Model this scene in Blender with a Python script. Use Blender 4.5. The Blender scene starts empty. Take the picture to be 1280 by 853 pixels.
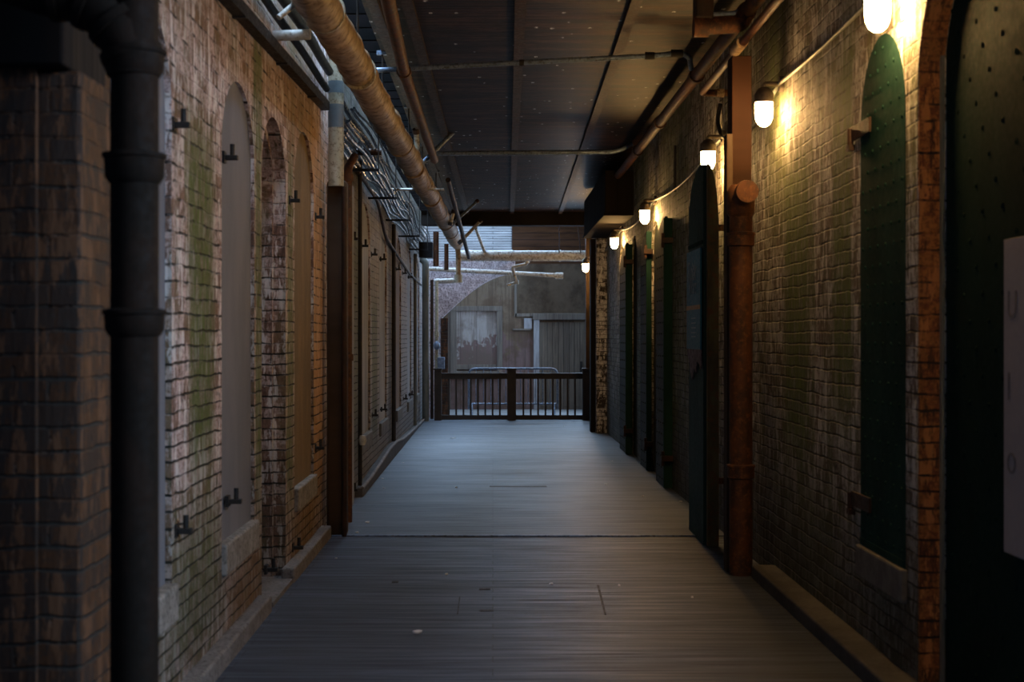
import bpy, bmesh, math, random
from mathutils import Vector, Matrix
random.seed(7)
S = bpy.context.scene
COL = S.collection
PI = math.pi
F = 1778.0; CX = 616.0; CY = 420.0; H = 1.7      # focal length in pixels, vanishing point, eye height

# ------------------------------------------------------------------ camera, world, light
cam = bpy.data.cameras.new('camera'); cam.lens = 50; cam.sensor_width = 36
cam.shift_x = (640 - CX) / 1280; cam.shift_y = (CY - 426.5) / 1280
cam.dof.use_dof = True; cam.dof.focus_distance = 17; cam.dof.aperture_fstop = 3.2
cam.clip_start = 0.05
co = bpy.data.objects.new('camera', cam); COL.objects.link(co)
co.location = (0, 0, H); co.rotation_euler = (PI/2, 0, 0)
S.camera = co
S.view_settings.view_transform = 'Standard'; S.view_settings.look = 'None'
S.view_settings.exposure = 0.5; S.view_settings.gamma = 1.0
S.view_settings.use_curve_mapping = False
w = bpy.data.worlds.new('dusk'); S.world = w; w.use_nodes = True
wb = w.node_tree.nodes['Background']; wb.inputs[0].default_value = (.36, .55, 1, 1); wb.inputs[1].default_value = 0.07

def area(name, loc, rot, sx, sy, energy, col):
    l = bpy.data.lights.new(name, 'AREA'); l.shape = 'RECTANGLE'; l.size = sx; l.size_y = sy
    l.energy = energy; l.color = col
    o = bpy.data.objects.new(name, l); COL.objects.link(o); o.location = loc; o.rotation_euler = rot
    return o
BLUE = (.50, .72, 1)
# dusk sky over the open yard behind the end of the roof, and over the open slot along the left wall
area('yard_sky', (0.0, 33.6, 5.6), (math.radians(-72), 0, 0), 3.2, 2.2, 300, BLUE)
area('yard_sky_overhead', (0.2, 31.5, 6.6), (0, 0, 0), 3.4, 3.6, 105, BLUE)
area('slot_sky', (-1.21, 17.5, 4.95), (0, 0, 0), 0.46, 24.5, 950, BLUE)
area('yard_side_fill', (2.42, 32.4, 2.9), (0, math.radians(84), math.radians(38)), 3.4, 2.2, 105, BLUE)  # added fill behind the wall end, cools the far left wall
area('entrance_sky', (0.4, -2.2, 4.6), (math.radians(62), 0, 0), 4.5, 2.5, 4, BLUE)
area('near_side_fill', (4.6, 2.2, 4.3), (0, math.radians(80), math.radians(-38)), 2.4, 3.0, 400, BLUE)  # unseen source added on the right to cool the near left wall
LAMP_STRENGTH = 140.0
LAMP_COL = (1, .57, .20)

# ------------------------------------------------------------------ node helpers
def new_mat(name):
    m = bpy.data.materials.new(name); m.use_nodes = True
    nt = m.node_tree; b = nt.nodes['Principled BSDF']
    return m, nt, b
def nd(nt, t, **kw):
    n = nt.nodes.new(t)
    for k, v in kw.items(): setattr(n, k, v)
    return n
def math_(nt, op, a, b=None, c=None, clamp=False):
    n = nd(nt, 'ShaderNodeMath', operation=op); n.use_clamp = clamp
    for i, v in enumerate((a, b, c)):
        if v is None: continue
        if isinstance(v, (int, float)): n.inputs[i].default_value = v
        else: nt.links.new(v, n.inputs[i])
    return n.outputs[0]
def mix(nt, fac, a, b, mode='MIX'):
    n = nd(nt, 'ShaderNodeMix', data_type='RGBA', blend_type=mode)
    for i, v in ((0, fac), (6, a), (7, b)):
        if isinstance(v, (int, float)): n.inputs[i].default_value = v
        elif isinstance(v, tuple): n.inputs[i].default_value = (*v[:3], 1)
        else: nt.links.new(v, n.inputs[i])
    return n.outputs[2]
def ramp(nt, v, a, b, lo=0.0, hi=1.0):
    n = nd(nt, 'ShaderNodeMapRange', interpolation_type='SMOOTHSTEP')
    nt.links.new(v, n.inputs[0]); n.inputs[1].default_value = a; n.inputs[2].default_value = b
    n.inputs[3].default_value = lo; n.inputs[4].default_value = hi
    return n.outputs[0]
def pos(nt):
    g = nd(nt, 'ShaderNodeNewGeometry'); s = nd(nt, 'ShaderNodeSeparateXYZ')
    nt.links.new(g.outputs['Position'], s.inputs[0])
    n = nd(nt, 'ShaderNodeSeparateXYZ'); nt.links.new(g.outputs['True Normal'], n.inputs[0])
    return s.outputs, n.outputs
def vec(nt, x, y, z):
    c = nd(nt, 'ShaderNodeCombineXYZ')
    for i, v in enumerate((x, y, z)):
        if isinstance(v, (int, float)): c.inputs[i].default_value = v
        else: nt.links.new(v, c.inputs[i])
    return c.outputs[0]
def noise(nt, v, scale=1.0, detail=4, rough=.6, dist=0.0):
    n = nd(nt, 'ShaderNodeTexNoise'); nt.links.new(v, n.inputs['Vector'])
    n.inputs['Scale'].default_value = scale; n.inputs['Detail'].default_value = detail
    n.inputs['Roughness'].default_value = rough; n.inputs['Distortion'].default_value = dist
    return n.outputs[0]
def scaled(nt, p, sx, sy, sz):
    return vec(nt, math_(nt, 'MULTIPLY', p[0], sx), math_(nt, 'MULTIPLY', p[1], sy), math_(nt, 'MULTIPLY', p[2], sz))
def bump(nt, b, h, strength=.5, dist=.01):
    n = nd(nt, 'ShaderNodeBump'); n.inputs['Strength'].default_value = strength; n.inputs['Distance'].default_value = dist
    nt.links.new(h, n.inputs['Height']); nt.links.new(n.outputs[0], b.inputs['Normal'])

def mat_brick(name, paint, paint2, bare, bare_amt=.45, mortar=(.03, .025, .02), moss=(), stains_and_shading=(), moss_amt=.5, dark_low=0, rowh=.075, depth=.012):
    """old painted brick; moss = [(y, half width, z low, z high, strength)], stains = [(y, half width, z low, z high, strength, colour)]"""
    m, nt, b = new_mat(name); p, n = pos(nt)
    u = math_(nt, 'ADD', math_(nt, 'MULTIPLY', p[0], math_(nt, 'ABSOLUTE', n[1])), math_(nt, 'MULTIPLY', p[1], math_(nt, 'ABSOLUTE', n[0])))
    z = p[2]
    pv = vec(nt, p[0], p[1], p[2])
    wob = noise(nt, pv, 7, 3)
    wob2 = noise(nt, scaled(nt, p, 3, 3, 2), 1, 2)
    uu = math_(nt, 'ADD', u, math_(nt, 'MULTIPLY', math_(nt, 'SUBTRACT', wob, .5), .03))
    zz = math_(nt, 'ADD', z, math_(nt, 'ADD', math_(nt, 'MULTIPLY', math_(nt, 'SUBTRACT', wob, .5), .022), math_(nt, 'MULTIPLY', math_(nt, 'SUBTRACT', wob2, .5), .03)))
    bt = nd(nt, 'ShaderNodeTexBrick'); bt.offset = .5; bt.squash = 1
    nt.links.new(vec(nt, uu, zz, 0), bt.inputs['Vector'])
    bt.inputs['Scale'].default_value = 1; bt.inputs['Brick Width'].default_value = .205; bt.inputs['Row Height'].default_value = rowh
    bt.inputs['Mortar Size'].default_value = .006; bt.inputs['Mortar Smooth'].default_value = .35; bt.inputs['Bias'].default_value = 0
    bt.inputs['Color1'].default_value = (0, 0, 0, 1); bt.inputs['Color2'].default_value = (1, 1, 1, 1)
    per = nd(nt, 'ShaderNodeSeparateColor'); nt.links.new(bt.outputs[0], per.inputs[0]); per = per.outputs[0]
    rowf = math_(nt, 'ABSOLUTE', math_(nt, 'SUBTRACT', math_(nt, 'FRACT', math_(nt, 'DIVIDE', zz, rowh)), .5))
    gapn = noise(nt, vec(nt, math_(nt, 'MULTIPLY', u, 6), math_(nt, 'MULTIPLY', z, 10), 7), 1, 4, .6)
    zt = ramp(nt, z, 1.2, 2.7, 0, .13)
    hm = math_(nt, 'MULTIPLY', ramp(nt, math_(nt, 'ADD', rowf, math_(nt, 'MULTIPLY', math_(nt, 'SUBTRACT', gapn, .5), .14)), .40, .47), ramp(nt, math_(nt, 'SUBTRACT', gapn, zt), .34, .50, .15, 1))
    mort = math_(nt, 'MAXIMUM', hm, math_(nt, 'MULTIPLY', bt.outputs[1], ramp(nt, gapn, .45, .62, .0, .75)))
    fine = noise(nt, vec(nt, math_(nt, 'MULTIPLY', u, 30), math_(nt, 'MULTIPLY', z, 6), 0), 1, 6, .72)
    big = noise(nt, vec(nt, math_(nt, 'MULTIPLY', u, 2.2), math_(nt, 'MULTIPLY', z, .9), 3), 1, 5, .6)
    grit = noise(nt, pv, 60, 4, .7)
    c = mix(nt, ramp(nt, big, .35, .65), paint, paint2)
    worn = math_(nt, 'ADD', math_(nt, 'ADD', math_(nt, 'MULTIPLY', fine, .75), math_(nt, 'MULTIPLY', per, .22)), math_(nt, 'MULTIPLY', big, .35))
    c = mix(nt, ramp(nt, worn, .79 - bare_amt * .3, .84 - bare_amt * .3), c, bare)
    blot = noise(nt, vec(nt, math_(nt, 'MULTIPLY', u, 7), math_(nt, 'MULTIPLY', z, 12), per), 1, 8, .72)
    c = mix(nt, ramp(nt, blot, .52, .57, 0, .8), c, tuple(v*1.25 for v in bare))
    c = mix(nt, ramp(nt, blot, .42, .37, 0, .65), c, (.03, .022, .016))
    c = mix(nt, ramp(nt, grit, .47, .58, .0, .45), c, mix(nt, .5, bare, (.02, .015, .012)))
    c = mix(nt, ramp(nt, fine, .54, .60, 0, .6), c, mix(nt, .75, bare, (.02, .017, .014)))
    flake = noise(nt, vec(nt, math_(nt, 'MULTIPLY', u, 14), math_(nt, 'MULTIPLY', z, 3.2), 5), 1, 6, .7)
    c = mix(nt, ramp(nt, flake, .53, .56, 0, .85), c, tuple(min(.85, v*1.35 + .01) for v in paint))
    # mortar
    c = mix(nt, math_(nt, 'MULTIPLY', mort, ramp(nt, fine, .25, .5, .55, 1)), c, mortar)
    # streaks running down the wall
    st = noise(nt, vec(nt, math_(nt, 'MULTIPLY', u, 7), math_(nt, 'MULTIPLY', z, .5), 9), 1, 5, .65)
    sf = noise(nt, vec(nt, math_(nt, 'MULTIPLY', u, 30), math_(nt, 'MULTIPLY', z, 3), 9), 1, 4, .65)
    stm = math_(nt, 'ADD', math_(nt, 'MULTIPLY', st, .7), math_(nt, 'MULTIPLY', sf, .3))
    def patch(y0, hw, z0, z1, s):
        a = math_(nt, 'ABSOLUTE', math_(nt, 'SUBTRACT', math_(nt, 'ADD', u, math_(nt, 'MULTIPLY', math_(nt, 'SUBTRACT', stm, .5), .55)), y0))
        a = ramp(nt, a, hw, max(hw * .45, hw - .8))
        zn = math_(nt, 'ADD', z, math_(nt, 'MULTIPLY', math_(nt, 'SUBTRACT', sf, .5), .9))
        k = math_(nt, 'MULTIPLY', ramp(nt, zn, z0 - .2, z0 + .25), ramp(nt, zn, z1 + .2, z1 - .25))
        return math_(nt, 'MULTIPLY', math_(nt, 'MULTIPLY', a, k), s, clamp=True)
    for (y0, hw, z0, z1, s, colr) in stains_and_shading:
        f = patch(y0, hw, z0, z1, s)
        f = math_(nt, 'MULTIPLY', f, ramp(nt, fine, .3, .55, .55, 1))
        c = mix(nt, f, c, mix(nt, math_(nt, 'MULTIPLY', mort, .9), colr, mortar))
    green = mix(nt, ramp(nt, fine, .35, .65), (.032, .058, .010), (.12, .165, .036))
    g = math_(nt, 'MULTIPLY', ramp(nt, stm, .48, .56), moss_amt)
    c = mix(nt, g, c, mix(nt, math_(nt, 'MULTIPLY', mort, .8), green, mortar))
    for q in moss:
        f = math_(nt, 'MULTIPLY', patch(*q), ramp(nt, fine, .3, .6, .5, 1))
        c = mix(nt, f, c, mix(nt, math_(nt, 'MULTIPLY', mort, .8), green, mortar))
    if dark_low:   # shade painted in: the wall darkens towards its foot
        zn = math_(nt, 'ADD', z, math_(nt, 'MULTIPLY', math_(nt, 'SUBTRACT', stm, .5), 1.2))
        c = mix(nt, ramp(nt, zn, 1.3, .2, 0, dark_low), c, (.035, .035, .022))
    nt.links.new(c, b.inputs['Base Color']); b.inputs['Roughness'].default_value = .75
    b.inputs['Specular IOR Level'].default_value = .3
    h = math_(nt, 'SUBTRACT', math_(nt, 'ADD', math_(nt, 'MULTIPLY', fine, .35), math_(nt, 'ADD', math_(nt, 'MULTIPLY', per, .15), math_(nt, 'MULTIPLY', flake, .5))), math_(nt, 'MULTIPLY', mort, .9))
    bump(nt, b, h, 1.0, depth)
    return m

def mat_mottle(name, c1, c2, c3=None, sc=(6, 6, 6), rough=.7, metal=0, bmp=.3, bd=.004, lo=.38, hi=.62, spec=.4, fine=40):
    m, nt, b = new_mat(name); p, n = pos(nt)
    a = noise(nt, scaled(nt, p, *sc), 1, 5, .65)
    f = noise(nt, scaled(nt, p, fine, fine, fine), 1, 4, .7)
    c = mix(nt, ramp(nt, a, lo, hi), c1, c2)
    if c3: c = mix(nt, ramp(nt, f, .48, .66), c, c3)
    nt.links.new(c, b.inputs['Base Color']); b.inputs['Metallic'].default_value = metal
    b.inputs['Specular IOR Level'].default_value = spec
    nt.links.new(ramp(nt, f, .3, .7, max(.05, rough - .12), min(1, rough + .12)), b.inputs['Roughness'])
    bump(nt, b, math_(nt, 'ADD', a, math_(nt, 'MULTIPLY', f, .5)), bmp, bd)
    return m

def mat_plank(name, c1, c2, c3, along='X', width=.14, length=3.5, gap=.004, rough=.5, grain=60, specks=False, spec=.5, mort=(.01, .01, .012), bd=.004, tone=1.0, stretch=1.2):
    m, nt, b = new_mat(name); p, n = pos(nt)
    A, B = {'X': (p[0], p[1]), 'Z': (p[2], p[0]), 'XZ': (p[0], p[2]), 'ZY': (p[2], p[1]), 'Y': (p[1], p[0])}[along]
    bt = nd(nt, 'ShaderNodeTexBrick'); bt.offset = .37; nt.links.new(vec(nt, A, B, 0), bt.inputs['Vector'])
    bt.inputs['Scale'].default_value = 1; bt.inputs['Brick Width'].default_value = length; bt.inputs['Row Height'].default_value = width
    bt.inputs['Mortar Size'].default_value = gap; bt.inputs['Mortar Smooth'].default_value = .2
    bt.inputs['Color1'].default_value = (0, 0, 0, 1); bt.inputs['Color2'].default_value = (1, 1, 1, 1)
    per = nd(nt, 'ShaderNodeSeparateColor'); nt.links.new(bt.outputs[0], per.inputs[0]); per = per.outputs[0]
    g = noise(nt, vec(nt, math_(nt, 'MULTIPLY', A, stretch), math_(nt, 'MULTIPLY', B, grain), per), 1, 5, .65)
    big = noise(nt, vec(nt, math_(nt, 'MULTIPLY', A, .8), math_(nt, 'MULTIPLY', B, 2.2), 4), 1, 4, .6)
    c = mix(nt, per, c1, c2)
    c = mix(nt, ramp(nt, g, .35, .7, 0, tone), c, c3)
    c = mix(nt, ramp(nt, big, .4, .65, 0, .6), c, mix(nt, .5, c1, (.02, .018, .02)))
    c = mix(nt, bt.outputs[1], c, mort)
    nt.links.new(c, b.inputs['Base Color']); b.inputs['Specular IOR Level'].default_value = spec
    nt.links.new(ramp(nt, g, .3, .7, rough - .1, rough + .15), b.inputs['Roughness'])
    bump(nt, b, math_(nt, 'SUBTRACT', math_(nt, 'MULTIPLY', g, .5), bt.outputs[1]), .8, bd)
    return m

def mat_emit(name, col, s):
    m, nt, b = new_mat(name); b.inputs['Base Color'].default_value = (1, .9, .75, 1)
    b.inputs['Emission Color'].default_value = (*col, 1); b.inputs['Emission Strength'].default_value = s
    return m

BLK = (.012, .011, .010)
M = {}
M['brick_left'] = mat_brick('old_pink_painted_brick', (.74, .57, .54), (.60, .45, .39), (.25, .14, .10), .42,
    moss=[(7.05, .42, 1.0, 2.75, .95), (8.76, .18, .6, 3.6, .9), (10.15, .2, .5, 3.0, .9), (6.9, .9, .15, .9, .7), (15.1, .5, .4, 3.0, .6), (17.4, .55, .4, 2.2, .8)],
    stains_and_shading=[(8.6, 1.1, -.2, .42, .75, (.28, .12, .03)), (10.9, .8, -.2, .48, .7, (.34, .17, .06)), (10.7, 1.0, 2.9, 4.4, .75, (.26, .14, .05)), (8.3, 2.6, 3.25, 4.6, .6, (.26, .15, .07)),
            (11.7, .7, .3, 3.4, .8, (.62, .34, .14)), (21.4, 8.7, -.5, 5, .85, (.36, .37, .40)), (20.0, .5, .2, 4, .8, (.05, .035, .025)), (12.9, .5, .2, 4, .6, (.10, .10, .10)), (21.4, 9.2, 3.2, 6, 1.0, (.025, .02, .017))], moss_amt=.25, dark_low=.5)  # orange patch paints lamp glow, broad grey one skylight, dark top band shade
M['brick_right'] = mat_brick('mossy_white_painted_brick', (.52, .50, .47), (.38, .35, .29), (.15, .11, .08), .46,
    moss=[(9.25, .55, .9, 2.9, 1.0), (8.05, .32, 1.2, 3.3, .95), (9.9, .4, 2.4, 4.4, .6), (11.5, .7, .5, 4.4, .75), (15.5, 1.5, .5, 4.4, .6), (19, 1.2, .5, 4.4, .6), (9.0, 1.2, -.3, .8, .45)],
    stains_and_shading=[(10.1, .9, 3.1, 5, .8, (.02, .018, .014)), (20, 6.5, -.5, 5, .25, (.12, .13, .08))], moss_amt=.4, dark_low=.75)
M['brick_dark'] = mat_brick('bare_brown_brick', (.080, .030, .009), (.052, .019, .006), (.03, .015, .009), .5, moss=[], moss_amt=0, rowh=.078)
M['brick_orange'] = mat_brick('orange_painted_brick', (.46, .19, .06), (.38, .15, .05), (.16, .06, .03), .35, moss_amt=.1, depth=.008)
M['brick_white'] = mat_brick('flaking_white_brick', (.80, .78, .80), (.6, .58, .6), (.06, .05, .045), .5, moss_amt=0)
M['brick_purple'] = mat_mottle('purple_grey_rubble', (.40, .34, .38), (.66, .60, .66), (.08, .06, .06), (14, 14, 14), .8, bmp=1, bd=.02, fine=30)
M['render_grey'] = mat_mottle('smooth_grey_render', (.17, .175, .20), (.21, .21, .235), None, (2, 2, .8), .8, bmp=.15, fine=90)
M['render_brown'] = mat_mottle('weathered_brown_render', (.25, .17, .09), (.17, .12, .07), None, (3, 3, .8), .8, bmp=.3, fine=50)
M['render_blue'] = mat_mottle('faded_blue_grey_render', (.42, .44, .48), (.26, .28, .31), None, (4, 4, .6), .8, bmp=.3, fine=50)
M['stone'] = mat_mottle('pale_sill_stone', (.34, .31, .28), (.22, .20, .18), (.13, .12, .10), (7, 7, 7), .8, bmp=.5)
M['stone_dark'] = mat_mottle('dark_sill_stone', (.17, .16, .14), (.11, .10, .09), None, (7, 7, 7), .8, bmp=.5)
M['kerb'] = mat_mottle('worn_concrete_kerb', (.23, .21, .20), (.16, .14, .13), (.09, .08, .07), (4, 4, 4), .8, bmp=.4)
M['kerb_dark'] = mat_mottle('stained_concrete_kerb', (.085, .08, .078), (.055, .052, .05), None, (4, 4, 4), .8, bmp=.4)
M['iron'] = mat_mottle('black_iron', BLK, (.025, .02, .017), None, (20, 20, 20), .6, 0, bmp=.4)
M['rust'] = mat_mottle('rusty_iron', (.10, .034, .011), (.04, .017, .008), (.16, .062, .022), (9, 9, 5), .65, 0, bmp=.5, fine=25)
M['rust_dark'] = mat_mottle('dark_rusty_iron', (.045, .018, .008), (.02, .011, .007), None, (9, 9, 5), .6, .1, bmp=.5)
M['cast_pipe'] = mat_mottle('dark_cast_iron', (.014, .007, .004), (.008, .005, .003), None, (8, 8, 4), .8, 0, bmp=.4, spec=.15)
M['green_iron'] = mat_mottle('dark_green_painted_iron', (.018, .052, .040), (.012, .036, .028), None, (3, 3, 1), .8, 0, bmp=.15, fine=30, spec=.05)
M['green_iron2'] = mat_mottle('weathered_green_iron', (.012, .020, .016), (.020, .022, .012), None, (8, 8, 1), .75, 0, bmp=.3, fine=30)
M['green_leaf'] = mat_mottle('dull_green_door_paint', (.030, .085, .070), (.022, .06, .05), None, (3, 3, 1), .7, 0, bmp=.15, spec=.2)
M['green_door'] = mat_mottle('deep_green_door_paint', (.010, .027, .021), (.007, .020, .016), None, (3, 3, 1), .8, 0, bmp=.15, fine=30, spec=.05)
M['olive'] = mat_mottle('olive_brown_iron', (.17, .15, .06), (.10, .08, .036), (.2, .10, .04), (6, 6, 1.5), .6, 0, bmp=.3, fine=18)
M['lagging'] = mat_mottle('cream_pipe_lagging', (.46, .33, .20), (.28, .19, .11), (.16, .10, .05), (5, 9, 5), .55, 0, bmp=.6, bd=.01, fine=14)
M['cream'] = mat_mottle('cream_paint', (.46, .42, .32), (.36, .32, .22), (.20, .16, .10), (8, 8, 3), .5, bmp=.2)
M['band'] = mat_mottle('blue_grey_band', (.13, .17, .19), (.10, .13, .15), None, rough=.5)
M['greypipe'] = mat_mottle('grey_green_paint', (.17, .19, .18), (.12, .135, .12), None, (6, 6, 2), .5, bmp=.2)
M['galv'] = mat_mottle('galvanised_steel', (.22, .29, .42), (.14, .19, .28), (.08, .09, .10), (12, 12, 12), .4, .3, bmp=.3)
M['whitepipe'] = mat_mottle('white_pipe', (.62, .62, .60), (.45, .43, .38), (.20, .15, .10), (14, 14, 14), .45, bmp=.3, fine=20)
M['cable'] = mat_mottle('black_cable', (.006, .006, .008), (.01, .01, .012), None, rough=.3, spec=.4)
M['tray'] = mat_mottle('dark_steel_tray', (.016, .017, .02), (.01, .01, .012), None, (8, 8, 8), .5, 0, bmp=.3, spec=.1)
M['timber'] = mat_plank('dark_timber_post', (.075, .045, .025), (.09, .055, .03), (.03, .02, .012), 'ZY', 1, 9, 0, .7, 40, spec=.15)
M['timber_orange'] = mat_plank('orange_brown_timber', (.058, .018, .004), (.045, .015, .004), (.012, .005, .002), 'ZY', 1, 9, 0, .7, 30, spec=.15)
M['timber_dark'] = mat_plank('blackened_timber', (.016, .012, .009), (.013, .010, .008), (.008, .006, .005), 'X', 1, 9, 0, .8, 30, spec=.1)
M['slot_slat'] = mat_mottle('black_slot_slat', (.006, .005, .005), (.004, .004, .004), None, rough=.9, spec=0)
M['rail'] = mat_mottle('dark_brown_rail_paint', (.036, .026, .019), (.026, .019, .014), None, (6, 6, 6), .5, bmp=.1)
M['floor_near'] = mat_plank('weathered_deck_planks', (.052, .068, .100), (.095, .115, .155), (.024, .030, .044), 'X', .145, 3.6, .003, .50, 34, spec=.45, bd=.003)
M['floor_far'] = mat_plank('grey_ramp_boards', (.13, .16, .20), (.15, .18, .225), (.10, .125, .16), 'X', .09, 5, .002, .5, 40, spec=.35, tone=.7, bd=.0015)
M['yard'] = mat_mottle('yard_concrete', (.2, .2, .2), (.14, .14, .14), None, (3, 3, 3), .8)
M['paper'] = mat_mottle('white_paper', (.75, .75, .75), (.7, .7, .72), None, rough=.7)
M['sign_blue'] = mat_mottle('teal_blue_sign', (.018, .20, .30), (.015, .17, .25), None, (3, 3, 2), .5)
M['sign_gold'] = mat_mottle('gold_stripe', (.45, .28, .09), (.40, .24, .08), None, rough=.5)
M['sign_text'] = mat_mottle('pale_lettering', (.35, .50, .56), (.32, .45, .52), None, rough=.6)
M['sign_white'] = mat_mottle('off_white_board', (.33, .31, .33), (.30, .28, .30), None, (2, 2, 2), .6)
M['sign_grey'] = mat_mottle('grey_lettering', (.17, .16, .17), (.15, .14, .15), None, rough=.6)
M['torn'] = mat_mottle('torn_poster', (.28, .25, .27), (.10, .08, .09), None, (40, 40, 30), .8)
M['globe'] = mat_emit('glowing_glass', LAMP_COL, LAMP_STRENGTH)
M['lampmetal'] = mat_mottle('weathered_lamp_metal', (.16, .13, .11), (.10, .08, .07), None, (20, 20, 20), .5, .5)
M['render_brown2'] = mat_mottle('sooty_brown_plaster', (.12, .085, .055), (.06, .038, .022), None, (1.5, 1, 1.2), .8, bmp=.3, fine=12)
M['siding'] = mat_plank('pale_blue_clapboard', (.75, .78, .82), (.68, .70, .74), (.40, .40, .42), 'XZ', .06, 9, .006, .6, 30)
M['wood_brown'] = mat_plank('brown_weathered_boards', (.115, .05, .022), (.085, .036, .017), (.045, .022, .012), 'XZ', .16, 4, .006, .8, 9, spec=.1)
M['wood_pale'] = mat_plank('grey_brown_door_boards', (.20, .16, .12), (.16, .125, .095), (.10, .075, .055), 'Z', .13, 9, .005, .7, 30)
M['wood_trim'] = mat_plank('worn_grey_trim', (.20, .17, .14), (.17, .145, .12), (.10, .08, .07), 'Z', 1, 9, 0, .7, 30)
M['trim_blue'] = mat_mottle('faded_white_board', (.34, .34, .36), (.24, .23, .24), None, (10, 10, 2), .7)
def mat_peel(name, z0, z1, wa=(.46, .44, .44), wb_=(.30, .25, .21)):
    m, nt, b = new_mat(name); p, n = pos(nt)
    a = noise(nt, scaled(nt, p, 4.5, 1, 3.2), 1, 6, .6, .6); v = noise(nt, scaled(nt, p, 40, 1, 4), 1, 4)
    white = mix(nt, v, wa, wb_); brown = mix(nt, v, (.14, .085, .08), (.20, .13, .12))
    zz = ramp(nt, p[2], z0, z1, -.16, .16)
    c = mix(nt, ramp(nt, math_(nt, 'ADD', a, zz), .47, .52), brown, white)
    bf = math_(nt, 'ABSOLUTE', math_(nt, 'SUBTRACT', math_(nt, 'FRACT', math_(nt, 'MULTIPLY', p[0], 2.6)), .5))
    c = mix(nt, ramp(nt, bf, .48, .495, 0, .8), c, (.02, .015, .012))
    dr = noise(nt, scaled(nt, p, 9, 1, .7), 1, 6, .7)
    c = mix(nt, ramp(nt, dr, .48, .58, 0, .6), c, mix(nt, .6, wb_, (.05, .03, .02)))
    c = mix(nt, ramp(nt, noise(nt, scaled(nt, p, 1.2, 1, 1.5), 1, 5, .65), .45, .6, 0, .6), c, mix(nt, .7, wb_, (.06, .03, .015)))
    nt.links.new(c, b.inputs['Base Color']); b.inputs['Roughness'].default_value = .7
    bump(nt, b, a, .5, .004); return m
M['peel'] = mat_peel('peeling_white_paint', 1.0, 2.1)
M['peel2'] = mat_peel('peeling_wall_paint', .8, 2.6, (.22, .17, .12), (.13, .08, .045))
# ceiling: rusty ribbed lath flecked with flaking paint
m, nt, b = new_mat('rusty_ribbed_ceiling'); p, n = pos(nt)
fib = noise(nt, scaled(nt, p, 1.4, 6.5, 1), 1, 8, .86); bigc = noise(nt, scaled(nt, p, .9, .7, 1), 1, 4, .6)
rib = nd(nt, 'ShaderNodeTexWave', wave_type='BANDS', bands_direction='Y'); nt.links.new(vec(nt, p[0], p[1], p[2]), rib.inputs[0])
rib.inputs['Scale'].default_value = 8.0; rib.inputs['Distortion'].default_value = 1.5; rib.inputs['Detail'].default_value = 3
c = mix(nt, ramp(nt, bigc, .38, .62), (.038, .015, .006), (.018, .010, .006))
c = mix(nt, ramp(nt, fib, .52, .56), c, (.085, .042, .022))
c = mix(nt, ramp(nt, fib, .49, .45, 0, .95), c, (.006, .005, .004))
c = mix(nt, ramp(nt, rib.outputs[1], .55, .2, 0, .5), c, (.008, .006, .005))
vo = nd(nt, 'ShaderNodeTexVoronoi'); nt.links.new(scaled(nt, p, 5.2, 3.0, 1), vo.inputs['Vector']); vo.inputs['Scale'].default_value = 1.2
sp = noise(nt, scaled(nt, p, 60, 60, 60), 1, 2)
fl = math_(nt, 'MULTIPLY', ramp(nt, vo.outputs['Distance'], .13, .08), ramp(nt, sp, .46, .52))
fl2 = math_(nt, 'MULTIPLY', ramp(nt, fib, .66, .72), ramp(nt, noise(nt, scaled(nt, p, 14, 30, 1), 1, 3), .55, .62))
c = mix(nt, math_(nt, 'ADD', fl, math_(nt, 'MULTIPLY', fl2, .7), clamp=True), c, (.92, .92, .95))
nt.links.new(c, b.inputs['Base Color']); b.inputs['Roughness'].default_value = .5
bump(nt, b, math_(nt, 'ADD', rib.outputs[1], fib), .6, .006)
b.inputs['Specular IOR Level'].default_value = .12
M['ceiling'] = m

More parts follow.
